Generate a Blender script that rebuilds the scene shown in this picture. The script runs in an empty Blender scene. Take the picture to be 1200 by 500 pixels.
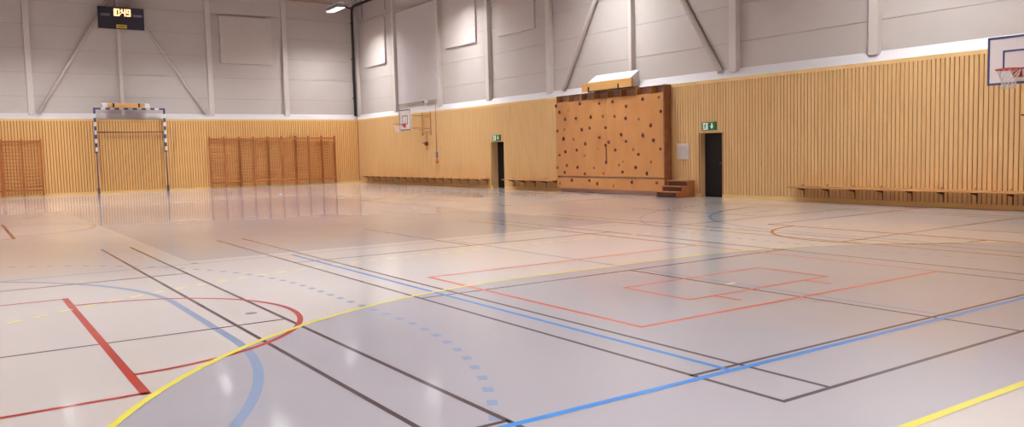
import bpy, bmesh, math, random
from mathutils import Vector, Matrix
random.seed(7)
scene = bpy.context.scene
COL = scene.collection
PI = math.pi

# ------------------------------------------------------------------ materials
def srgb(r, g, b):
    f = lambda c: (c/255/12.92) if c/255 <= .04045 else ((c/255+.055)/1.055)**2.4
    return (f(r), f(g), f(b), 1)

def mat(name, col, rough=.5, metal=0, spec=.5, emit=None, estr=0, noise=None, scale=6, stretch=(1, 1, 1), bump=0):
    m = bpy.data.materials.new(name); m.use_nodes = True
    nt = m.node_tree; b = nt.nodes['Principled BSDF']
    b.inputs['Base Color'].default_value = col
    b.inputs['Roughness'].default_value = rough
    b.inputs['Metallic'].default_value = metal
    b.inputs['Specular IOR Level'].default_value = spec
    if emit:
        b.inputs['Emission Color'].default_value = emit
        b.inputs['Emission Strength'].default_value = estr
    if noise or bump:
        tc = nt.nodes.new('ShaderNodeTexCoord'); mp = nt.nodes.new('ShaderNodeMapping')
        mp.inputs['Scale'].default_value = stretch
        nz = nt.nodes.new('ShaderNodeTexNoise'); nz.inputs['Scale'].default_value = scale
        nz.inputs['Detail'].default_value = 4
        nt.links.new(tc.outputs['Object'], mp.inputs['Vector']); nt.links.new(mp.outputs['Vector'], nz.inputs['Vector'])
        if noise:
            cr = nt.nodes.new('ShaderNodeValToRGB')
            cr.color_ramp.elements[0].position = .3; cr.color_ramp.elements[1].position = .7
            cr.color_ramp.elements[0].color = noise; cr.color_ramp.elements[1].color = col
            nt.links.new(nz.outputs['Fac'], cr.inputs['Fac']); nt.links.new(cr.outputs['Color'], b.inputs['Base Color'])
        if bump:
            bp = nt.nodes.new('ShaderNodeBump'); bp.inputs['Strength'].default_value = bump; bp.inputs['Distance'].default_value = .01
            nt.links.new(nz.outputs['Fac'], bp.inputs['Height']); nt.links.new(bp.outputs['Normal'], b.inputs['Normal'])
    return m

M = {}
M['slat'] = mat('slat_wood', srgb(230, 189, 135), .5, noise=srgb(222, 178, 121), scale=2.2, stretch=(4, 4, .25), spec=.3)
M['slat_far_lit'] = mat('slat_wood_far_wall_lit', srgb(238, 190, 124), .5, noise=srgb(230, 178, 112), scale=2.2, stretch=(4, 4, .25), spec=.3)  # same slat wood; the far wall's stronger, tinted light is put into its colour
M['slat_edge'] = mat('frieze_wood', srgb(238, 200, 140), .5, noise=srgb(230, 190, 128), scale=1.5, spec=.3)
M['groove'] = mat('groove_dark', srgb(148, 84, 40), .8, spec=.1)
M['steelwall'] = mat('wall_panel', srgb(203, 193, 188), .6, noise=srgb(200, 189, 184), scale=.7, spec=.2)
M['seam'] = mat('panel_seam', srgb(172, 162, 157), .8, spec=.1)
M['sill'] = mat('sill_white', srgb(222, 215, 216), .55, spec=.3)
M['column'] = mat('column_paint', srgb(216, 206, 200), .5, spec=.3)
M['acoustic'] = mat('acoustic_panel', srgb(210, 199, 193), .85, noise=srgb(206, 194, 188), scale=9, spec=.1)
M['greypanel'] = mat('grey_panel', srgb(214, 205, 206), .6, spec=.2)
M['black_pipe'] = mat('black_pipe', srgb(38, 32, 38), .45)
M['door'] = mat('door_dark', srgb(24, 19, 22), .6, spec=.2)
M['jamb'] = mat('jamb_wood', srgb(214, 172, 120), .5)
M['bench'] = mat('bench_wood', srgb(206, 150, 92), .45, noise=srgb(190, 134, 78), scale=3, stretch=(8, .6, 8))
M['bracket'] = mat('bracket_wood', srgb(100, 60, 36), .5)
M['ply'] = mat('climbing_plywood', srgb(205, 146, 92), .5, noise=srgb(193, 132, 80), scale=1.4, stretch=(1, 1.2, .5), spec=.3)
M['ply_dark'] = mat('climbing_frame_wood', srgb(150, 92, 58), .5, noise=srgb(126, 76, 48), scale=5)
M['step'] = mat('step_wood', srgb(178, 112, 66), .5, noise=srgb(160, 96, 54), scale=4)
M['step_shade'] = mat('step_gap_shade', srgb(92, 52, 34), .6)  # painted shade for the open gaps between the treads
M['inner'] = mat('compartment_inside', srgb(186, 144, 126), .7)
M['hold_dark'] = mat('hold_dark', srgb(104, 54, 34), .6, bump=.4, scale=30)
M['hold_red'] = mat('hold_redbrown', srgb(140, 70, 40), .6, bump=.4, scale=30)
M['hold_tan'] = mat('hold_tan', srgb(178, 112, 62), .6, bump=.4, scale=30)
M['bars'] = mat('wall_bar_wood', srgb(222, 156, 92), .45, noise=srgb(210, 140, 78), scale=4, stretch=(1, 1, .4))
M['bars_dark'] = mat('wall_bar_upright', srgb(190, 116, 62), .45, noise=srgb(174, 102, 52), scale=4, stretch=(1, 1, .4))
M['navy'] = mat('goal_blue', srgb(66, 72, 112), .4)
M['white'] = mat('white_paint', srgb(235, 232, 232), .4)
M['postgrey'] = mat('pole_grey', srgb(96, 80, 92), .4, metal=.3)
M['barbrown'] = mat('goal_rear_bar', srgb(120, 84, 66), .5)
M['net'] = mat('goal_net', srgb(184, 134, 90), .8)
M['boxwood'] = mat('box_plywood', srgb(218, 166, 100), .5, noise=srgb(206, 152, 88), scale=3, stretch=(.6, .6, 4))
M['strap'] = mat('strap_black', srgb(40, 30, 26), .7)
M['board'] = mat('board_white', srgb(240, 230, 230), .35)
M['boardblue'] = mat('board_blue', srgb(72, 76, 128), .4)
M['boardblack'] = mat('board_black', srgb(70, 62, 84), .4)
M['rim'] = mat('rim_red', srgb(205, 78, 56), .4)
M['hoopnet'] = mat('hoop_net', srgb(232, 222, 220), .8)
M['hoopsteel'] = mat('hoop_steel', srgb(196, 148, 96), .5)
M['hoopdark'] = mat('hoop_crank_dark', srgb(96, 52, 34), .5)
M['signgreen'] = mat('exit_green', srgb(20, 84, 50), .4, emit=srgb(20, 100, 60), estr=.15)
M['signwhite'] = mat('exit_white', srgb(215, 235, 220), .4, emit=srgb(200, 235, 210), estr=.25)
M['notice'] = mat('notice_grey', srgb(196, 186, 180), .5, noise=srgb(188, 178, 172), scale=8)
M['sbcase'] = mat('scoreboard_case', srgb(36, 32, 48), .35)
M['sbstrip'] = mat('scoreboard_caption', srgb(120, 108, 124), .5)
M['sbyellow'] = mat('scoreboard_sticker', srgb(226, 200, 60), .5)
M['digit'] = mat('digit_lit', srgb(255, 190, 90), .5, emit=(1, .74, .4, 1), estr=1.35)
M['lamp'] = mat('lamp_light', (1, 1, 1, 1), .5, emit=(.97, 1, 1.015, 1), estr=430)
M['lamphouse'] = mat('lamp_housing', srgb(235, 232, 230), .5)
M['louvre'] = mat('lamp_louvre', srgb(150, 148, 146), .5)
M['ceiling'] = mat('ceiling_paint', srgb(96, 80, 70), .8)
M['orange_handle'] = mat('orange_handle', srgb(222, 128, 66), .5)
M['greybox'] = mat('grey_box', srgb(150, 140, 140), .5)
M['conduit'] = mat('conduit_brown', srgb(176, 128, 88), .5)

def floor_mat(name, col, col2):
    m = mat(name, col, .4, noise=col2, scale=.35, spec=.2)
    cb = m.node_tree.nodes['Principled BSDF']; cb.inputs['Coat Weight'].default_value = 1; cb.inputs['Coat IOR'].default_value = 1.5
    nt = m.node_tree; b = nt.nodes['Principled BSDF']
    tc = nt.nodes.new('ShaderNodeTexCoord'); nz = nt.nodes.new('ShaderNodeTexNoise'); nz.inputs['Scale'].default_value = 1.1
    nz.inputs['Detail'].default_value = 5
    mr = nt.nodes.new('ShaderNodeMapRange')
    mr.inputs['To Min'].default_value = .075; mr.inputs['To Max'].default_value = .12
    nt.links.new(tc.outputs['Object'], nz.inputs['Vector']); nt.links.new(nz.outputs['Fac'], mr.inputs['Value'])
    nt.links.new(mr.outputs['Result'], b.inputs['Coat Roughness'])
    return m
M['fl_beige'] = floor_mat('floor_beige', srgb(219, 208, 205), srgb(215, 203, 200))
M['fl_grey'] = floor_mat('floor_grey', srgb(189, 183, 191), srgb(184, 178, 187))
M['ln_black'] = mat('line_black', srgb(84, 66, 72), .18)
M['ln_brown'] = mat('line_brown', srgb(150, 96, 74), .18)
M['ln_yellow'] = mat('line_yellow', srgb(248, 236, 92), .18)
M['ln_cream'] = mat('line_pale_yellow', srgb(252, 238, 146), .18)
M['ln_blue'] = mat('line_blue', srgb(60, 146, 232), .18)
M['ln_pale'] = mat('line_pale_blue', srgb(150, 168, 202), .18)
M['ln_red'] = mat('line_red', srgb(192, 56, 46), .18)
M['ln_orange'] = mat('line_orange', srgb(240, 108, 74), .18)
M['ln_socket'] = mat('floor_socket_grey', srgb(150, 146, 152), .3)
M['ln_white'] = mat('line_white', srgb(240, 234, 214), .18)

for k_ in M:
    if k_.startswith('ln_'):
        b_ = M[k_].node_tree.nodes['Principled BSDF']; b_.inputs['Roughness'].default_value = .4; b_.inputs['Specular IOR Level'].default_value = .2
        b_.inputs['Coat Weight'].default_value = 1; b_.inputs['Coat Roughness'].default_value = .1

# ------------------------------------------------------------------ geometry helpers
class MB:
    """collects shapes, then links them as one mesh object"""
    def __init__(self): self.bm = bmesh.new(); self.mats = []
    def mi(self, m):
        if m not in self.mats: self.mats.append(m)
        return self.mats.index(m)
    def _tag(self, faces, m):
        i = self.mi(m)
        for f in faces: f.material_index = i
    def box(self, x0, x1, y0, y1, z0, z1, m):
        vs = [self.bm.verts.new(c) for c in ((x0,y0,z0),(x1,y0,z0),(x1,y1,z0),(x0,y1,z0),(x0,y0,z1),(x1,y0,z1),(x1,y1,z1),(x0,y1,z1))]
        fs = [self.bm.faces.new([vs[i] for i in q]) for q in ((0,3,2,1),(4,5,6,7),(0,1,5,4),(1,2,6,5),(2,3,7,6),(3,0,4,7))]
        self._tag(fs, m); return self
    def poly(self, pts, m):
        f = self.bm.faces.new([self.bm.verts.new(p) for p in pts]); self._tag([f], m); return self
    def prism(self, pts, vec, m):
        v = Vector(vec); a = [self.bm.verts.new(p) for p in pts]; b = [self.bm.verts.new(Vector(p)+v) for p in pts]
        n = len(pts); fs = [self.bm.faces.new(a[::-1]), self.bm.faces.new(b)]
        for i in range(n): fs.append(self.bm.faces.new((a[i], a[(i+1) % n], b[(i+1) % n], b[i])))
        self._tag(fs, m); return self
    def tube(self, p, q, r, m, seg=10, r2=None):
        p, q = Vector(p), Vector(q); d = (q-p); L = d.length; d.normalize()
        a = d.orthogonal().normalized(); b = d.cross(a); r2 = r if r2 is None else r2
        A = []; B = []
        for i in range(seg):
            t = 2*PI*i/seg; u = a*math.cos(t)+b*math.sin(t)
            A.append(self.bm.verts.new(p+u*r)); B.append(self.bm.verts.new(q+u*r2))
        fs = [self.bm.faces.new(A[::-1]), self.bm.faces.new(B)]
        for i in range(seg):
            f = self.bm.faces.new((A[i], A[(i+1) % seg], B[(i+1) % seg], B[i])); f.smooth = True; fs.append(f)
        self._tag(fs, m); return self
    def path(self, pts, r, m, seg=8, closed=False):
        pts = [Vector(p) for p in pts]; n = len(pts); rings = []; prev = None
        for i, p in enumerate(pts):
            if closed: d = pts[(i+1) % n]-pts[i-1]
            else: d = pts[min(i+1, n-1)]-pts[max(i-1, 0)]
            d.normalize()
            a = d.orthogonal().normalized() if prev is None else (prev-d*prev.dot(d)).normalized()
            prev = a; b = d.cross(a)
            rings.append([self.bm.verts.new(p+(a*math.cos(2*PI*k/seg)+b*math.sin(2*PI*k/seg))*r) for k in range(seg)])
        fs = []
        for i in range(n if closed else n-1):
            R, S = rings[i], rings[(i+1) % n]
            for k in range(seg):
                f = self.bm.faces.new((R[k], R[(k+1) % seg], S[(k+1) % seg], S[k])); f.smooth = True; fs.append(f)
        if not closed: fs += [self.bm.faces.new(rings[0][::-1]), self.bm.faces.new(rings[-1])]
        self._tag(fs, m); return self
    def beam(self, p, q, w, t, up, m):
        """rectangular bar from p to q, w wide across 'up' x axis, t thick along up"""
        p, q, up = Vector(p), Vector(q), Vector(up).normalized()
        d = (q-p).normalized(); s = d.cross(up).normalized()
        c = [p+s*w/2+up*t/2, p-s*w/2+up*t/2, p-s*w/2-up*t/2, p+s*w/2-up*t/2]
        return self.prism(c, q-p, m)
    def blob(self, c, rx, ry, rz, m, seed=0):
        rnd = random.Random(seed); r = bmesh.ops.create_icosphere(self.bm, subdivisions=2, radius=1)
        for v in r['verts']:
            k = 1+.22*(rnd.random()-.5); v.co = Vector((v.co.x*rx*k+c[0], v.co.y*ry*k+c[1], v.co.z*rz*k+c[2]))
        fs = {f for v in r['verts'] for f in v.link_faces}
        for f in fs: f.smooth = True
        self._tag(fs, m); return self
    def build(self, name, parent=None, bevel=0, origin=None):
        bmesh.ops.recalc_face_normals(self.bm, faces=self.bm.faces[:]) if origin != 'keep' else None
        me = bpy.data.meshes.new(name)
        if isinstance(origin, (tuple, Vector)): bmesh.ops.translate(self.bm, verts=self.bm.verts, vec=-Vector(origin))
        self.bm.to_mesh(me); self.bm.free()
        for m in self.mats: me.materials.append(M[m])
        o = bpy.data.objects.new(name, me); COL.objects.link(o)
        if isinstance(origin, (tuple, Vector)): o.location = origin
        if parent: o.parent = parent
        if bevel:
            b = o.modifiers.new('bevel', 'BEVEL'); b.width = bevel; b.segments = 2; b.limit_method = 'ANGLE'
        return o

def tag(o, label, cat, group=None):
    o['label'] = label; o['category'] = cat
    if group: o['group'] = group
    return o
def struct(o): o['kind'] = 'structure'; return o
def thing(name, loc, label, cat, group=None, rz=0):
    o = bpy.data.objects.new(name, None); COL.objects.link(o); o.location = loc; o.rotation_euler.z = rz
    o.empty_display_size = .2
    return tag(o, label, cat, group)
def copy_tree(o, parent=None):
    c = o.copy(); COL.objects.link(c)
    if parent: c.parent = parent
    for ch in list(o.children): copy_tree(ch, c)
    return c

XL, YF, ZC = -24.5, -45.4, 10.9          # left wall, wall behind camera, ceiling height
HC, HS, REC = 3.6, 3.88, .28             # cladding height, sill top, recess of the upper wall

# ------------------------------------------------------------------ floor with its court markings
fl = MB()
fl.box(XL, .5, YF, .5, -.1, 0, 'fl_beige')
LV = {'fl_grey': .0006, 'ln_black': .0016, 'ln_brown': .0014, 'ln_red': .0022, 'ln_orange': .0024, 'ln_blue': .0026,
      'ln_pale': .0012, 'ln_yellow': .003, 'ln_cream': .003, 'ln_white': .003, 'ln_socket': .0018}
def seg(x0, y0, x1, y1, m, w=.05):
    d = Vector((x1-x0, y1-y0)); d.normalize(); n = Vector((-d.y, d.x))*w/2; z = LV[m]
    fl.poly([(x0-n.x, y0-n.y, z), (x1-n.x, y1-n.y, z), (x1+n.x, y1+n.y, z), (x0+n.x, y0+n.y, z)], m)
def arc(cx, cy, r, a0, a1, m, w=.05, n=40):
    z = LV[m]
    for i in range(n):
        t, u = a0+(a1-a0)*i/n, a0+(a1-a0)*(i+1)/n; q = []
        for rr, aa in ((r-w/2, t), (r+w/2, t), (r+w/2, u), (r-w/2, u)): q.append((cx+rr*math.cos(aa), cy+rr*math.sin(aa), z))
        fl.poly(q, m)
def dashes(pts, on, off, m, w=.05):
    """pts: dense polyline; lay dashes along it"""
    run = 0; cur = []; state = True
    for a, b in zip(pts, pts[1:]):
        a, b = Vector(a), Vector(b); L = (b-a).length; s = 0
        while s < L:
            lim = (on if state else off)-run; st = min(lim, L-s)
            p, q = a+(b-a)*(s/L), a+(b-a)*((s+st)/L)
            if state and st > 1e-4: cur.append((p, q))
            s += st; run += st
            if run >= (on if state else off)-1e-6:
                if state:
                    for p, q in cur: seg(p.x, p.y, q.x, q.y, m, w)
                    cur = []
                state = not state; run = 0
def rect(x0, y0, x1, y1, m, w=.05):
    seg(x0-w/2, y0, x1+w/2, y0, m, w); seg(x0-w/2, y1, x1+w/2, y1, m, w)
    seg(x0, y0, x0, y1, m, w); seg(x1, y0, x1, y1, m, w)

CX, CY = -12.15, -21.8
def mir(y): return 2*CY-y
# grey goal areas and grey centre court
def dshape(ygoal, sgn):
    pts = [(-13.55+5.85*math.cos(a), ygoal+sgn*5.85*math.sin(a)) for a in [PI-PI/2*i/30 for i in range(31)]]
    pts += [(-10.75+5.85*math.cos(a), ygoal+sgn*5.85*math.sin(a)) for a in [PI/2-PI/2*i/30 for i in range(31)]]
    return pts
for yg, sg in ((-41.65, 1), (mir(-41.65), -1)):
    D = dshape(yg, sg)
    pts = [(x, y, LV['fl_grey']) for x, y in D]
    if sg > 0: pts = pts[::-1]
    fl.poly(pts, 'fl_grey')
    for a, b in zip(D, D[1:]): seg(*a, *b, 'ln_yellow', .055)
    N = [(-13.55+8.8*math.cos(a), yg+sg*8.8*math.sin(a)) for a in [PI*.93-PI*.43*i/60 for i in range(61)]]
    N += [(-10.75+8.8*math.cos(a), yg+sg*8.8*math.sin(a)) for a in [PI/2-PI*.43*i/60 for i in range(61)]]
    dashes(N, .15, .15, 'ln_cream', .062)
    seg(-12.16, yg+sg*3.86, -12.02, yg+sg*3.86, 'ln_white', .06)
    seg(-22.2, yg, -2.1, yg, 'ln_yellow', .06)
for x in (-22.2, -2.1): seg(x, -41.65, x, mir(-41.65), 'ln_cream', .05)
fl.poly([(-16.45, -30.92, LV['fl_grey']), (-7.75, -30.92, LV['fl_grey']), (-7.75, -12.7, LV['fl_grey']), (-16.45, -12.7, LV['fl_grey'])], 'fl_grey')
# badminton courts (black): three side by side at each end
for far in (False, True):
    f = (lambda y: mir(y)) if far else (lambda y: y)
    for xl in (-22.88, -15.25, -7.66):
        xr = xl+6.1; w = .04
        ya, yb = -40.95, -27.95
        for x in (xl, xl+.47, xr-.47, xr): seg(x, f(ya), x, f(yb), 'ln_black', w)
        for y in (-40.95, -40.2, -36.24 if xl > -20 else -36.36, -32.3): 
            seg(xl-w/2, f(y), xr+w/2, f(y), 'ln_black', w)
        seg(xl+3.03, f(-40.95), xl+3.03, f(-36.24), 'ln_black', w)
        seg(xl+3.03, f(-32.3), xl+3.03, f(-27.95), 'ln_black', w)
# cross basketball keys (red)
for cy_ in (-35.86, -21.8, -7.7):
    for sd in (-1, 1):
        mx = lambda x: x if sd < 0 else 2*CX-.1-x
        m = 'ln_red' if cy_ < -30 else 'ln_brown'
        seg(mx(-18.38), cy_-2.4, mx(-18.38), cy_+2.4, m, .066)
        seg(mx(XL+.35), cy_-2.36, mx(-18.36), cy_-2.36, m, .05); seg(mx(XL+.35), cy_+2.36, mx(-18.36), cy_+2.36, m, .05)
        a0, a1 = (-PI/2, PI/2) if sd < 0 else (PI/2, 3*PI/2)
        arc(mx(-18.36), cy_, 1.79, a0, a1, m, .055, 50)
# small handball areas (pale blue) crosswise
for cy_ in (-35.83,):
    for sd in (-1, 1):
        mx = lambda x: x if sd < 0 else 2*CX-x
        gx = -21.94; y0, y1 = cy_-1.13, cy_+1.13
        for R, solid in ((4.5, True), (6.02, False)):
            pts = [(mx(gx+R*math.sin(a)), y0-R*math.cos(a)) for a in [PI/2*i/50 for i in range(51)]]
            pts += [(mx(gx+R*math.cos(a)), y1+R*math.sin(a)) for a in [PI/2*i/50 for i in range(51)]]
            if solid:
                for a, b in zip(pts, pts[1:]): seg(*a, *b, 'ln_pale', .075)
            else: dashes(pts, .115, .175, 'ln_pale', .07)
# cross volleyball court (blue)
for f in (lambda y: y, mir):
    seg(-21.1, f(-40.28), -2.9, f(-40.28), 'ln_blue', .06); seg(-21.1, f(-31.3), -2.9, f(-31.3), 'ln_pale', .05)
    seg(-14.95, f(-40.26), -14.95, f(-31.3), 'ln_blue', .05)
    seg(-12.05, f(-40.26), -12.05, f(-31.3), 'ln_pale', .05)
    seg(-9.15, f(-40.26), -9.15, f(-31.3), 'ln_pale', .05)
# floorball goal area (orange)
for f in (lambda y: y,):
    rect(-14.45, f(-38.84), -9.62, f(-34.96), 'ln_orange', .05)
    rect(-13.18, f(-38.2), -10.88, f(-37.2), 'ln_orange', .045)
    seg(-12.82, f(-38.2), -12.82, f(-38.56), 'ln_orange', .045); seg(-11.3, f(-38.2), -11.3, f(-38.56), 'ln_orange', .045)
# round floor sockets
for sx, sy in ((-16.96, -35.84), (-16.43, -31.25), (-9.2, -30.2)):
    z = .0018
    fl.poly([(sx+.06*math.cos(2*PI*i/20), sy+.06*math.sin(2*PI*i/20), z) for i in range(20)], 'ln_socket')
o = fl.build('floor', origin='keep'); struct(o)

# ------------------------------------------------------------------ ceiling and the two walls outside the picture
struct(MB().box(XL-.2, .5, YF-.2, .5, ZC, ZC+.2, 'ceiling').build('ceiling'))
w = MB().box(XL-.2, XL, YF, .3, HC, ZC, 'steelwall').box(XL-.2, XL, YF, .3, -.1, HC, 'slat'); struct(w.build('wall_left'))
w = MB().box(XL-.2, .5, YF-.2, YF, HC, ZC, 'steelwall').box(XL-.2, .5, YF-.2, YF, -.1, HC, 'slat'); struct(w.build('wall_front'))

# ------------------------------------------------------------------ slatted walls
SEAMS = [4.66+1.1*k for k in range(6)]
def wall_upper(mb, a0, a1, T):
    # horizontal wall panels with thin seams
    """upper panels between z=HS and the ceiling; T(a, d, z) maps along/depth/height into the room"""
    zs = [HC]+SEAMS+[ZC]
    for z0, z1 in zip(zs, zs[1:]):
        p, q = T(a0, REC, z0+.008), T(a1, REC+.05, z1-.008)
        mb.box(min(p[0], q[0]), max(p[0], q[0]), min(p[1], q[1]), max(p[1], q[1]), p[2], q[2], 'steelwall')
    p, q = T(a0, REC+.02, HC), T(a1, REC+.3, ZC)
    mb.box(min(p[0], q[0]), max(p[0], q[0]), min(p[1], q[1]), max(p[1], q[1]), p[2], q[2], 'seam')
TA = lambda a, d, z: (a, d, z)            # far wall: along = x, depth = +y
TB = lambda a, d, z: (d, a, z)            # right wall: along = y, depth = +x
def clad(mb, a0, a1, T, pitch, gap, openings, wood='slat'):
    def bx(b0, b1, d0, d1, z0, z1, m):
        p, q = T(b0, d0, z0), T(b1, d1, z1)
        mb.box(min(p[0], q[0]), max(p[0], q[0]), min(p[1], q[1]), max(p[1], q[1]), z0, z1, m)
    def spans(lo, hi):
        s = [(lo, hi)]
        for (u, v) in openings:
            n = []
            for a, b in s:
                if v <= a or u >= b: n.append((a, b))
                else:
                    if u > a: n.append((a, u))
                    if v < b: n.append((v, b))
            s = n
        return s
    for a, b in spans(a0, a1):
        bx(a, b, .035, .06, 0, HC, 'groove')
        bx(a, b, -.006, .035, 0, .11, 'slat_edge')
    for u, v in openings: bx(u, v, .035, .06, 2.0, HC, 'groove')
    bx(a0, a1, -.002, .035, HC-.1, HC, 'slat_edge')
    n = int((a1-a0)/pitch)
    for i in range(n):
        s = a0+(a1-a0)*i/n; e = s+(a1-a0)/n-gap; c = (s+e)/2; z0 = .11
        for u, v in openings:
            if u-.02 < c < v+.02: z0 = 2.0
        bx(s, e, 0, .035, z0, HC-.1, wood)
DOORS = [(-15.02, -14.08), (-26.97, -26.07)]
# far wall
w = MB(); wall_upper(w, XL, REC, TA)
wa = struct(w.build('wall_back'))
MB().box(XL, .06, .06, REC+.3, -.1, HC, 'groove').build('lower_wall', wa)
c = MB(); clad(c, XL, 0, TA, .125, .029, [], 'slat_far_lit'); cl = c.build('slat_cladding', wa)
# right wall with the two door recesses
w = MB(); wall_upper(w, YF, REC, TB)
wb = struct(w.build('wall_right')); w = MB()
ys = [YF]+[y for d in sorted(DOORS) for y in d]+[.06]
for y0, y1 in zip(ys[::2], ys[1::2]): w.box(.06, REC+.02, y0, y1, -.1, HC, 'groove')
for y0, y1 in DOORS: w.box(.06, REC+.02, y0, y1, 2.03, HC, 'groove').box(REC+.1, REC+.2, y0, y1, -.1, HC, 'groove')
w.build('lower_wall', wb)
c = MB(); clad(c, YF, 0, TB, .11, .023, DOORS); c.build('slat_cladding', wb)
# sloping white sills above the cladding
s = MB().prism([(XL, 0, HC), (XL, REC, HS), (XL, REC, HC)], (-XL+0, 0, 0), 'sill').prism([(XL, -.004, HC), (XL, .02, HC+.022), (XL, .02, HC)], (-XL, 0, 0), 'sill')
struct(s.build('trim_1'))
s = MB().prism([(0, YF, HC), (REC, YF, HS), (REC, YF, HC)], (0, REC-YF, 0), 'sill')
struct(s.build('trim_2'))

# ------------------------------------------------------------------ doors
for i, (y0, y1) in enumerate(sorted(DOORS, reverse=True)):
    rec = .29 if i == 0 else .2
    d = struct(thing('door_%d' % (i+1), (rec, (y0+y1)/2, 0), '', 'door')); del d['label']; del d['category']
    c0 = (y0+y1)/2; h = (y1-y0)/2
    L = MB().box(0, .05, -h+.012, h-.022, .01, 1.985, 'door'); L.build('door_leaf', d, .004)
    J = MB()
    J.box(-rec+.0, .06, -h, -h+.01, 0, 2.0, 'jamb').box(-rec, .06, h-.02, h, 0, 2.0, 'jamb').box(-rec, .06, -h+.01, h-.02, 1.988, 2.0, 'jamb')
    J.build('door_frame', d)
    H = MB().box(-.012, 0, -h+.09, -h+.14, .96, 1.12, 'postgrey').tube((-.01, -h+.115, 1.05), (-.055, -h+.115, 1.05), .01, 'postgrey').tube((-.055, -h+.105, 1.05), (-.055, -h+.235, 1.05), .01, 'postgrey')
    H.build('door_handle', d)

# ------------------------------------------------------------------ exit signs
def exit_sign(yc, zc, label, w_=.56):
    t = thing('exit_sign', (-.002, yc, zc), label, 'sign', 'green exit signs above the doors')
    MB().box(-.05, 0, -w_/2, w_/2, -.125, .125, 'signgreen').build('sign_box', t, .004)
    g = MB(); X = -.052
    def P(pts, m='signwhite'):
        g.prism([(X, -u, v) for u, v in pts], (.004, 0, 0), m)
    # seen from the room, picture-left is +y, so glyph u runs towards -y
    # left: doorway (white field) with running man in green
    P([(-.245, -.105), (-.03, -.105), (-.03, .105), (-.245, .105)])
    X = -.055
    def L(a, b, wd):
        a = Vector(a); b = Vector(b); d = (b-a).normalized(); n = Vector((-d.y, d.x))*wd/2
        P([tuple(a+n), tuple(a-n), tuple(b-n), tuple(b+n)], 'signgreen')
    cx, cy = -.12, .07
    P([(cx+.02*math.cos(k*PI/5), cy+.02*math.sin(k*PI/5)) for k in range(10)], 'signgreen')
    L((-.125, .045), (-.15, -.02), .034); L((-.13, .035), (-.085, .01), .014); L((-.135, .035), (-.18, .03), .014); L((-.18, .03), (-.19, 0), .014)
    L((-.148, -.02), (-.11, -.045), .018); L((-.11, -.045), (-.115, -.09), .016); L((-.152, -.02), (-.165, -.055), .018); L((-.165, -.055), (-.21, -.06), .016)
    L((-.235, -.1), (-.235, .1), .018)
    X = -.052
    # right: arrow pointing down
    P([(.105, .09), (.155, .09), (.155, -.0), (.105, -.0)]); P([(.06, .01), (.2, .01), (.13, -.09)][::-1])
    g.build('pictogram', t)
exit_sign(-14.53, 2.16, 'green and white exit sign above the far dark door, beside the long wall bench')
exit_sign(-26.48, 2.19, 'green and white running man exit sign above the dark door near the climbing wall')

# ------------------------------------------------------------------ steel columns, braces, acoustic panels
def column_a(x, label, w_=.25):
    tag(MB().box(-w_/2, w_/2, 0, .2, 0, ZC-HS+.1, 'column').build('steel_column', bevel=.01), label, 'column', 'painted steel columns on the far wall')
    o = bpy.data.objects[-1] if False else COL.objects[-1]; o.location = (x, .08, HS-.1)
def column_b(y, label, w_=.24):
    MB().box(0, .2, -w_/2, w_/2, 0, ZC-HS+.1, 'column').build('steel_column', bevel=.01)
    o = COL.objects[-1]; o.location = (.08, y, HS-.1); tag(o, label, 'column', 'painted steel columns on the right wall')
column_a(-16.14, 'wide pale steel column left of the scoreboard, beside the foot of the left brace')
column_a(-12.25, 'narrow pale steel column directly below the scoreboard', .16)
column_a(-8.02, 'wide pale steel column right of the scoreboard at the right brace foot')
column_a(-4.03, 'pale steel column between the square acoustic panel and the black corner pipe')
MB().box(0, .2, -.09, .09, 0, ZC-HS+.1, 'column').build('steel_column', bevel=.01)
o = COL.objects[-1]; o.location = (.08, .17, HS-.1); tag(o, 'pale steel column in the room corner just right of the black pipe', 'column', 'painted steel columns on the right wall')
column_b(-4.65, 'pale column left of the grey wall panel on the right wall')
column_b(-9.33, 'pale column right of the grey wall panel, above the hanging cord')
column_b(-13.72, 'pale column between the two white acoustic panels nearest the far exit sign')
column_b(-18.12, 'wide pale column at the left edge of the climbing wall')
column_b(-22.82, 'slim pale column rising behind the wooden box over the climbing wall', .15)
column_b(-27.3, 'wide pale column right of the leaning brace, above the nearer door', .27)
column_b(-31.84, 'pale column above the slatted wall between near door and near basketball board', .26)
column_b(-36.4, 'pale column behind the near basketball backboard at the right edge')
column_b(-41.0, 'pale column beyond the right edge of the picture', .24)
def brace(p, q, n, label, r=.1):
    o = MB().tube(p, q, r, 'column', 14).build('diagonal_brace', origin=tuple(p)); tag(o, label, 'brace', 'slanting steel braces on the walls')
yb = .17
brace((-15.86, yb, 3.86), (-12.52, yb, 9.55), 'y', 'slanting round brace rising to the scoreboard from its left', .08)
brace((-8.3, yb, 3.86), (-12.02, yb, 9.7), 'y', 'slanting round brace rising to the scoreboard from its right', .072)
brace((.17, -18.97, 3.84), (.17, -22.5, 9.4), 'x', 'slanting round brace above the left part of the climbing wall', .085)
brace((.17, -26.75, 3.84), (.17, -23.15, 9.4), 'x', 'slanting round brace above the right part of the climbing wall, towards the near door', .085)
def panel(x0, x1, y0, y1, z0, z1, label, m='acoustic'):
    o = MB().box(x0, x1, y0, y1, z0, z1, m).build('acoustic_panel', bevel=.006, origin=((x0+x1)/2, (y0+y1)/2, z0)); tag(o, label, 'panel', 'square acoustic panels on the upper walls')
panel(-7.42, -4.72, REC-.1, REC-.004, 6.5, 8.95, 'large square pale acoustic panel on the far wall right of the scoreboard')
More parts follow.
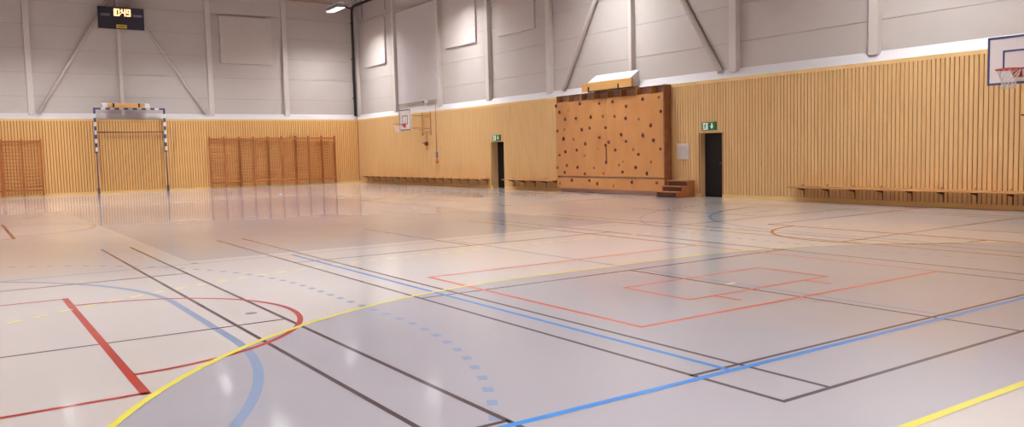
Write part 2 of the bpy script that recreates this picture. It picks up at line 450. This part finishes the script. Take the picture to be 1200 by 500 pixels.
panel(-19.9, -17.2, REC-.1, REC-.004, 6.5, 8.95, 'pale acoustic panel cut off by the left picture edge')
panel(REC-.1, REC-.004, -3.48, -.88, 6.44, 8.92, 'small white acoustic panel nearest the room corner')
panel(REC-.1, REC-.004, -12.68, -9.98, 6.44, 8.92, 'white acoustic panel right of the large grey wall panel')
panel(REC-.1, REC-.004, -17.12, -14.5, 6.44, 8.92, 'white acoustic panel just left of the column by the climbing wall')
# tall grey panel filling a bay
g = thing('wall_panel', (REC-.05, -7.0, 4.12), 'tall smooth grey panel filling the bay above the far basketball hoop', 'panel')
MB().box(0, .05, -2.17, 2.2, .05, 4.75, 'greypanel').build('panel_sheet', g)
MB().box(-.02, .05, -2.2, 2.22, 0, .05, 'seam').box(-.02, .05, -2.2, 2.22, 4.75, 4.8, 'seam').build('edge_strip', g)

# ------------------------------------------------------------------ black downpipe in the corner, its hanger rail
t = thing('downpipe', (-.14, -.06, 3.78), 'black pipe running down the room corner to the white ledge', 'pipe')
MB().path([(0, 0, 0), (0, 0, 5.75), (0, -.03, 5.95), (0, -.12, 6.08), (0, -.4, 6.12), (0, -9, 6.12)], .075, 'black_pipe', 12).build('pipe', t)
MB().path([(0, -.2, 6.05), (-.25, -.2, 6.0), (-.55, -.2, 6.12)], .05, 'black_pipe', 10).build('branch_pipe', t)
for zz in (1.0, 3.2, 5.2): MB().tube((0, 0, zz), (0, 0, zz+.05), .088, 'black_pipe', 12).box(-.02, .02, 0, .3, zz, zz+.05, 'black_pipe').build('pipe_clamp', t)
for yy in (-1.4, -4.3, -7.2): MB().tube((0, yy, 5.3), (0, yy, ZC-3.78), .014, 'black_pipe', 8).build('hanger_rod', t)
t = tag(MB().tube((-6.5, .12, 10.05), (-.25, .12, 10.02), .03, 'conduit').build('cable_conduit', origin=(-6.5, .12, 10.05)), 'thin brown conduit along the top of the far wall beside the lit lamp', 'conduit')

# ------------------------------------------------------------------ luminaires
LZ = 9.32
def luminaire():
    t = thing('ceiling_lamp', (0, 0, 0), '', 'lamp')
    h = MB()
    h.prism([(-.2, -.8, 0), (-.1, -.8, .12), (.1, -.8, .12), (.2, -.8, 0)], (0, 1.6, 0), 'lamphouse').build('housing', t)
    r = MB().box(-.2, -.19, -.8, .8, -.19, 0, 'louvre').box(.19, .2, -.8, .8, -.19, 0, 'louvre').box(-.19, .19, -.8, -.79, -.19, 0, 'louvre').box(-.19, .19, .79, .8, -.19, 0, 'louvre').build('reflector_rim', t)
    MB().box(-.185, .185, -.785, .785, -.018, -.002, 'lamp').build('diffuser', t)
    lv = MB()
    for k in range(11): lv.box(-.188, .188, -.786+.1429*(k+.5)-.004, -.786+.1429*(k+.5)+.004, -.1, -.025, 'louvre')
    lv.build('louvre', t)
    for y in (-.6, .6): MB().tube((0, y, .12), (0, y, ZC-LZ), .008, 'black_pipe', 6).build('suspension_rod', t)
    return t
proto = luminaire(); first = True
for ix, lx in enumerate((-2.32, -9.2, -15.8, -22.3)):
    for iy, ly in enumerate((-3.0, -12.3, -22.5, -34.0, -43.9)):
        if (ix, iy) in ((0, 4), (1, 4)): continue
        o = proto if first else copy_tree(proto); first = False
        o.location = (lx, ly-(1.4 if (iy == 0 and ix) else 0), LZ)
        if (ix, iy) == (0, 0): o['label'] = 'lit slim white ceiling lamp hanging near the room corner, top of the picture'
        else: o['label'] = 'slim white hanging ceiling lamp above the court, out of the picture'
        o['category'] = 'lamp'; o['group'] = 'ceiling lamps over the hall'

# ------------------------------------------------------------------ scoreboard
t = thing('scoreboard', (-12.18, -.42, 8.38), 'black electronic scoreboard with lit clock digits on the far wall', 'scoreboard')
t.rotation_euler = (math.radians(6), 0, 0)
W, Hh = 1.02, .51
MB().box(-W, W, -.06, .06, -Hh, Hh, 'sbcase').build('case', t, .02)
SEG7 = {'0': 'abcdef', '1': 'bc', '4': 'bcfg', '8': 'abcdefg', '9': 'abcdfg'}
def digit(ch, cx, cz, w_=.19, h_=.34, th=.06):
    g = MB(); a = w_/2; b = h_/2; y0, y1 = -.074, -.06
    R = {'a': (-a, a, b-th, b), 'd': (-a, a, -b, -b+th), 'g': (-a, a, -th/2, th/2), 'f': (-a, -a+th, 0, b), 'b': (a-th, a, 0, b), 'e': (-a, -a+th, -b, 0), 'c': (a-th, a, -b, 0)}
    for s in SEG7[ch]:
        x0, x1, z0, z1 = R[s]; g.box(cx+x0, cx+x1, y0, y1, cz+z0, cz+z1, 'digit')
    return g.build('clock_digit', t)
for ch, cx in (('1', -.26), ('0', -.06), ('4', .2), ('9', .42)): digit(ch, cx-.1, .27)
for cz in (.18, .32): MB().box(-.045, .0, -.074, -.06, cz, cz+.045, 'digit').build('colon_dot', t)
MB().box(-.9, -.5, -.066, -.06, .08, .2, 'sbstrip').build('caption_strip', t)
MB().box(.52, .92, -.066, -.06, .08, .2, 'sbstrip').build('caption_strip', t)
MB().box(-.23, .23, -.068, -.06, -.46, -.3, 'sbyellow').box(-.18, .18, -.071, -.067, -.4, -.36, 'sbcase').build('sticker', t)
for x in (-.7, .7): MB().beam((x, .06, .3), (x, .5, .34), .06, .06, (0, 0, 1), 'postgrey').build('bracket', t)

# ------------------------------------------------------------------ wood-faced boxes with black straps above goal and climbing wall
t = thing('strapped_box', (-12.17, 0, 4.125), 'wooden-faced box with two black straps on the far wall over the goal crossbar', 'box', 'wood-faced wall boxes')
MB().prism([(-1.05, .07, .24), (-1.05, .07, .0), (-1.05, -.42, .0), (-1.05, -.42, .17)], (2.1, 0, 0), 'white').build('body', t)
MB().box(-.82, .82, -.5, -.42, .0, .2, 'boxwood').build('wooden_front', t, .01)
for x in (-.58, .55): MB().box(x-.04, x+.04, -.51, -.5, -.0, .2, 'strap').build('strap', t)
t = thing('strapped_box', (0, -22.15, 3.56), 'wooden-faced box with black straps lying above the top of the climbing wall', 'box', 'wood-faced wall boxes')
MB().prism([(.07, -1.15, .12), (.07, -1.15, .66), (-.32, -1.15, .4), (-.32, -1.15, .1)], (0, 2.25, 0), 'white').build('body', t)
MB().box(-.42, -.32, -1.28, 1.36, .07, .36, 'boxwood').build('wooden_front', t, .015)
MB().box(-.425, -.3, -1.27, 1.0, .045, .07, 'strap').build('base_strip', t)
for y in (-.62, .96): MB().box(-.435, -.42, y-.03, y+.03, .05, .22, 'strap').build('strap', t)

# ------------------------------------------------------------------ climbing wall
Y0, Y1, FX = -24.86, -19.09, -.3          # along the wall; front plane
t = thing('climbing_wall', (0, (Y0+Y1)/2, 0), 'wide plywood climbing wall dotted with small dark holds', 'climbing wall')
o_ = (0, (Y0+Y1)/2, 0); oy = o_[1]
MB().box(FX, FX+.03, Y0+.06-oy, -22.02-oy, .6, 3.345, 'ply').build('upper_panel', t, .003)
MB().box(FX, FX+.03, -22.01-oy, Y1-oy, .6, 3.345, 'ply').build('upper_panel', t, .003)
MB().box(FX, FX+.03, Y0+.06-oy, Y1-oy, .15, .54, 'ply').build('lower_panel', t, .003)
MB().box(FX+.03, -.02, Y0+.0-oy, Y0+.06-oy, .02, 3.6, 'ply_dark').box(FX-.02, FX+.03, Y0-oy, Y0+.06-oy, .02, 3.6, 'ply_dark').build('side_board', t, .004)
MB().box(FX+.03, -.02, Y1-.03-oy, Y1-oy, .15, 3.58, 'ply_dark').build('side_board', t)
MB().box(FX+.02, -.02, Y0+.06-oy, Y1-.03-oy, 3.565, 3.59, 'ply_dark').build('top_board', t)
MB().box(FX+.03, -.02, Y0+.06-oy, Y1-.03-oy, 3.32, 3.345, 'inner').box(-.05, -.02, Y0+.06-oy, Y1-.03-oy, .05, 3.565, 'inner').build('back_board', t)
MB().box(FX+.1, FX+.13, Y0+.1-oy, Y1-.1-oy, .02, .56, 'inner').box(FX+.03, FX+.1, Y0+.1-oy, Y1-.1-oy, .56, .58, 'inner').build('kick_board', t)
for yy in (-19.11, -19.82, -20.55, -21.3, -22.03, -22.74, -23.51, -24.22):
    MB().box(FX+.004, -.05, yy-.03-oy, yy-oy, 3.345, 3.565, 'ply').build('divider', t)
MB().box(FX-.012, FX, -21.99-oy, -21.94-oy, 1.15, 1.75, 'bracket').build('strap', t)
HOLDS = [(-19.13,3.24,'d'),(-19.33,2.99,'d'),(-19.87,3.04,'f'),(-19.67,2.71,'d'),(-20.32,2.72,'d'),(-20.56,3.24,'d'),(-21.16,2.73,'d'),(-21.64,3.18,'d'),(-21.82,2.73,'f'),(-22.35,3.2,'d'),
(-23.04,3.0,'d'),(-22.45,2.69,'m'),(-23.01,2.6,'d'),(-23.65,2.55,'f'),(-23.85,3.19,'d'),(-24.6,3.2,'f'),(-24.69,2.74,'d'),(-24.22,2.31,'d'),(-19.18,2.3,'m'),(-19.62,2.35,'f'),(-20.64,2.3,'d'),(-21.09,2.34,'m'),(-21.96,2.32,'d'),
(-19.55,1.99,'d'),(-20.14,1.96,'f'),(-20.82,1.78,'d'),(-21.62,1.98,'d'),(-22.12,1.81,'d'),(-21.95,1.71,'d'),(-20.33,1.56,'d'),(-19.65,1.51,'d'),(-19.29,1.38,'d'),(-21.53,1.6,'f'),(-20.78,1.37,'f'),(-21.97,1.11,'d'),
(-22.77,2.05,'d'),(-23.84,2.0,'d'),(-23.01,1.82,'d'),(-24.33,1.82,'d'),(-22.46,1.53,'d'),(-23.36,1.54,'f'),(-24.66,1.53,'m'),(-23.62,1.37,'d'),(-22.86,1.13,'f'),(-24.21,1.11,'f'),(-19.15,.92,'m'),(-19.72,1.0,'f'),(-20.36,.93,'d'),
(-21.29,.91,'f'),(-22.64,1.01,'f'),(-23.48,.93,'d'),(-19.57,.73,'d'),(-20.78,.69,'d'),(-21.8,.72,'f'),(-22.81,.77,'d'),(-24.01,.73,'d'),(-19.27,.33,'f'),(-20.01,.44,'d'),(-21.03,.45,'d'),(-21.47,.35,'d'),(-22.34,.29,'f'),(-23.27,.43,'d'),(-24.47,.43,'m')]
for i, (y, z, c) in enumerate(HOLDS):
    k = {'d': .052, 'm': .05, 'f': .044}[c]; rnd = random.Random(i)
    MB().blob((FX-.02, y-oy, z), .045, k*(.85+.3*rnd.random()), k*(.95+.5*rnd.random()), {'d': 'hold_dark', 'm': 'hold_red', 'f': 'hold_tan'}[c], i).build('climbing_hold', t)

# steps beside it
t = thing('wooden_steps', (0, -25.42, 0), 'small brown wooden three-step stair between the climbing wall and the near door', 'steps')
for z, fx in ((.52, -.36), (.355, -.6), (.19, -.84)):
    MB().box(fx, -.02 if z > .5 else fx+.28, -.46, .46, z-.03, z, 'step').build('tread', t, .004)
    MB().box(fx+.05, fx+.07, -.42, .42, z-.165, z-.03, 'step_shade').build('gap_shade', t)  # dark sheet standing in for shade in the open gap below the tread
for s in (-1, 1):
    MB().prism([(-.02, s*.44, 0), (-.82, s*.44, 0), (-.82, s*.44, .16), (-.58, s*.44, .16), (-.58, s*.44, .325), (-.34, s*.44, .325), (-.34, s*.44, .49), (-.02, s*.44, .49)], (0, -s*.03, 0), 'step').build('side_panel', t)

# ------------------------------------------------------------------ wall benches
def bench(y0, y1, label):
    t = thing('wall_bench', (0, (y0+y1)/2, 0), label, 'bench', 'long wooden benches fixed to the right wall')
    h = (y1-y0)/2
    MB().box(-.5, -.008, -h, h, .39, .425, 'bench').build('seat_board', t, .005)
    n = max(2, int(round((y1-y0-.4)/.76)))
    for i in range(n+1):
        y = -h+.2+(2*h-.4)*i/n
        MB().prism([(-.008, y-.02, .385), (-.3, y-.02, .385), (-.3, y-.02, .36), (-.03, y-.02, .3), (-.008, y-.02, .12)], (0, .025, 0), 'bracket').build('bracket', t)
        MB().tube((-.008, y+.03, .455), (-.035, y+.03, .455), .03, 'bench', 10).build('peg', t)
bench(-13.88, -1.0, 'long low wooden wall bench between the room corner and the far door')
bench(-18.95, -15.55, 'short low wooden wall bench between the far door and the climbing wall')
bench(-43.2, -29.68, 'long low wooden wall bench at the right edge under the near basketball hoop')

# ------------------------------------------------------------------ wall bars on the far wall
RZ = [.36+.155*i for i in range(14)]
def wall_bars(x0, nb, label, pitch=.756):
    t = thing('wall_bars', (x0, 0, 0), label, 'wall bars', 'brown wooden wall bars on the far wall')
    for k in range(nb+1):
        x = k*pitch; w_ = .07
        MB().box(x-w_/2, x+w_/2, -.14, -.008, .04, 2.68, 'bars_dark').build('upright', t, .006)
    for z in RZ:
        MB().tube((0, -.095, z), (nb*pitch, -.095, z), .021, 'bars', 10).build('rung', t)
    MB().box(0, nb*pitch, -.13, -.07, 2.5, 2.6, 'bars_dark').build('top_rail', t, .004)
    MB().box(0, nb*pitch, -.12, -.07, .27, .33, 'bars_dark').build('bottom_rail', t, .004)
names = ['double-bay brown wall bars, the section standing nearest the goal on its right', 'double-bay brown wall bars, second section right of the goal',
         'double-bay brown wall bars, middle section right of the goal', 'double-bay brown wall bars, fourth section right of the goal']
for i in range(4): wall_bars(-8.28+1.512*i+(.004*i), 2, names[i], .745)
wall_bars(-8.28+1.512*4+.016, 1, 'single-bay brown wall bars at the end nearest the room corner')
wall_bars(-17.42, 2, 'double-bay brown wall bars left of the goal, right end of the left group', .775)
wall_bars(-19.05, 2, 'brown wall bars mostly cut off by the left picture edge', .775)

# ------------------------------------------------------------------ raised handball goal
GX0, GX1, GY = -13.58, -10.46, -.35
t = thing('handball_goal', ((GX0+GX1)/2, GY, 0), 'blue and white striped handball goal hoisted against the far wall below the box', 'goal')
hw = (GX1-GX0)/2
for s in (-1, 1):
    p = MB()
    z = 4.11; k = 0; first_ = .28
    while z > 1.96:
        L_ = first_ if k == 0 else .2; z1 = max(z-L_, 1.95)
        p.box(s*hw-.045, s*hw+.045, -.042, .042, z1, z, 'navy' if k % 2 == 0 else 'white'); z = z1; k += 1
    p.build('striped_post', t)
    MB().box(s*hw-.065, s*hw+.065, .045, .1, 1.95, 3.0, 'postgrey').build('post_sleeve', t, .008)
    MB().tube((s*hw*1.0, 0, 0.02), (s*hw, 0, 1.97), .035, 'postgrey', 10).build('guide_pole', t)
    MB().box(s*hw-.05, s*hw+.05, -.08, .12, 0, .3, 'postgrey').build('pole_foot', t, .01)
    MB().tube((s*hw, .04, 2.95), (s*(hw-.12), .32, 2.95), .018, 'barbrown').build('net_arm', t)
    MB().box(s*hw-.02, s*hw+.02, .04, .34, 3.4, 3.45, 'postgrey').build('wall_bracket', t)
c = MB(); x = -hw+.042; k = 0
while x < hw-.043:
    L_ = .24 if k == 0 else .2; x1 = min(x+L_, hw-.042)
    if hw-.042-x1 < .12: x1 = hw-.042
    c.box(x, x1, -.041, .041, 4.03, 4.11, 'navy' if (k % 2 == 0) else 'white'); x = x1; k += 1
c.build('crossbar', t)
MB().tube((-hw+.1, .2, 2.95), (hw-.1, .2, 2.95), .032, 'barbrown', 10).build('rear_bar', t)
n = MB()
def netpt(u, v):   # u along, v from the top: hangs from the crossbar over the rear bar, then down
    z = 2.93-v; y = .04+.02*min(1, v/1.1)+.03*math.sin(u*5)*min(1, v)
    return (u, y+.12, z-.05*math.sin((u+hw)*PI/ (2*hw))*v*.3)
NU, NV = 20, 20
for i in range(NU+1):
    u = -hw+.08+(2*hw-.16)*i/NU
    n.path([netpt(u+.02*math.sin(i+j*.9), 2.45*j/NV) for j in range(NV+1)], .0028, 'net', 4)
for j in range(NV+1):
    n.path([netpt(-hw+.08+(2*hw-.16)*i/NU, 2.45*j/NV+.015*math.sin(i*1.7+j)) for i in range(0, NU+1, 2)], .0028, 'net', 4)
n.build('net', t)

# ------------------------------------------------------------------ basketball hoops on the right wall
def hoop(yc, label, edge, bw=1.2, z0=2.7, z1=3.69, zr=2.98, dist=1.2, rail=.42):
    t = thing('basketball_hoop', (0, yc, 0), label, 'basketball hoop', 'basketball hoops on the right wall')
    b = MB().box(-dist, -dist+.03, -bw/2, bw/2, z0, z1, 'board').build('backboard', t, .004)
    e = .045; X0, X1 = -dist-.004, -dist
    m = MB().box(X0, X1, -bw/2, bw/2, z1-e, z1, edge).box(X0, X1, -bw/2, bw/2, z0, z0+e, edge).box(X0, X1, -bw/2, -bw/2+e, z0+e, z1-e, edge).box(X0, X1, bw/2-e, bw/2, z0+e, z1-e, edge)
    m.build('border', t)
    a, c0, c1 = .295, zr+.01, zr+.42; e = .035
    MB().box(X0, X1, -a, a, c1-e, c1, edge).box(X0, X1, -a, a, c0, c0+e, edge).box(X0, X1, -a, -a+e, c0+e, c1-e, edge).box(X0, X1, a-e, a, c0+e, c1-e, edge).build('target_square', t)
    cx = -dist-.15-.225
    r = MB().path([(cx+.23*math.cos(2*PI*i/32), .23*math.sin(2*PI*i/32), zr) for i in range(32)], .013, 'rim', 8, closed=True)
    r.box(-dist-.16, -dist-.004, -.07, .07, zr-.02, zr+.01, 'rim').prism([(-dist-.004, -.09, zr-.15), (-dist-.004, .09, zr-.15), (-dist-.004, .09, zr+.03), (-dist-.004, -.09, zr+.03)], (-.02, 0, 0), 'rim')
    r.prism([(-dist-.02, -.07, zr-.14), (-dist-.02, -.07, zr-.02), (-dist-.15, -.07, zr-.02)], (0, .01, 0), 'rim').prism([(-dist-.02, .06, zr-.14), (-dist-.02, .06, zr-.02), (-dist-.15, .06, zr-.02)], (0, .01, 0), 'rim')
    r.build('rim', t)
    nt = MB(); K = 12
    for i in range(K):
        for dr in (1, -1):
            pts = []
            for j in range(7):
                an = 2*PI*(i+dr*j*.5)/K; rr = .225-.1*math.sin(min(1, j/5)*PI/2); pts.append((cx+rr*math.cos(an), rr*math.sin(an), zr-.01-.065*j))
            nt.path(pts, .004, 'hoopnet', 5)
    nt.build('net', t)
    # wall frame, arms and crank
    for s in (-1, 1):
        MB().box(-.07, -.008, s*rail-.02, s*rail+.02, 2.45, 3.55, 'hoopsteel').build('wall_rail', t, .004)
        MB().tube((-.06, s*rail, 3.42), (-dist+.03, s*.3, 3.4), .015, 'hoopsteel', 10).tube((-.06, s*rail, 2.75), (-dist+.03, s*.3, 2.85), .015, 'hoopsteel', 10).build('support_arm', t)
    MB().tube((-.05, -rail, 3.35), (-.05, rail, 3.35), .02, 'hoopsteel').tube((-.05, -rail, 2.6), (-.05, rail, 2.6), .02, 'hoopsteel').build('cross_tube', t)
    MB().tube((-.05, 0, 2.6), (-.05, 0, 1.75), .018, 'hoopsteel').build('crank_rod', t)
    MB().box(-.12, -.04, -.13, .1, 1.95, 2.13, 'hoopdark').tube((-.08, .1, 2.07), (-.08, .42, 2.09), .018, 'hoopdark').build('crank', t, .01)
    return t
hoop(-8.3, 'far small white basketball backboard with red rim near the room corner', 'boardblack')
hoop(-35.87, 'near white basketball backboard with blue border, cut by the right picture edge', 'boardblue', rail=.3)

# ------------------------------------------------------------------ cord, notice
t = thing('pull_cord', (-.05, -9.27, 1.09), 'thin brown pull cord with grey box and orange handle on the right wall', 'cord')
MB().tube((0, 0, .5), (0, 0, 2.85), .016, 'conduit', 8).build('cord', t)
MB().box(-.045, .04, -.06, .06, .26, .54, 'greybox').build('box', t, .01)
MB().tube((0, 0, 0), (0, 0, .2), .075, 'orange_handle', 14, .065).tube((0, 0, .2), (0, 0, .27), .02, 'orange_handle', 8).build('handle', t)
t = thing('camera_bracket', (.1, -8.05, 4.02), 'small white bracket on the ledge above the far basketball hoop', 'bracket')
MB().box(-.1, .09, -.1, .1, .04, .15, 'white').box(-.03, .03, -.03, .03, -.1, .05, 'white').build('bracket_body', t, .01)
MB().tube((-.1, 0, .09), (-.15, 0, .06), .035, 'strap', 12).build('lens', t)
o = MB().box(-.03, 0, -.24, .24, -.25, .25, 'notice').build('notice_board', bevel=.006); o.location = (-.002, -25.39, 1.44)
tag(o, 'small plain grey board on the slatted wall between steps and near door', 'board')
# two small shuttle-like specks lying on the far floor
tag(MB().tube((0, 0, .0), (0, 0, .03), .05, 'white', 12, .03).build('floor_marker'), 'tiny white disc lying on the far floor before the wall bars', 'marker'); COL.objects[-1].location = (-8.0, -10.0, .002)

# ------------------------------------------------------------------ world, camera, view
w = bpy.data.worlds.new('world'); scene.world = w; w.use_nodes = True
w.node_tree.nodes['Background'].inputs['Color'].default_value = (.5, .47, .46, 1)
w.node_tree.nodes['Background'].inputs['Strength'].default_value = .02

yaw, pitch, roll = 0.5952416584014851, 0.07494597289903289, -0.023844265283851144
cy, sy = math.cos(yaw), math.sin(yaw)
fwd = Vector((sy*math.cos(pitch), cy*math.cos(pitch), -math.sin(pitch)))
r = Vector((cy, -sy, 0)); u = r.cross(fwd)
cr, sr = math.cos(roll), math.sin(roll)
R = cr*r+sr*u; U = -sr*r+cr*u
cam = bpy.data.cameras.new('camera'); co = bpy.data.objects.new('camera', cam); COL.objects.link(co)
cam.sensor_width = 36; cam.lens = 36*965.56/1200; cam.clip_end = 200
mtx = Matrix((R, U, -fwd)).transposed().to_4x4(); mtx.translation = Vector((-19.3647, -44.1162, 1.5606))
co.matrix_world = mtx
scene.camera = co
scene.view_settings.view_transform = 'Standard'; scene.view_settings.look = 'None'
scene.view_settings.gamma = 1; scene.view_settings.use_curve_mapping = False
scene.view_settings.exposure = 0
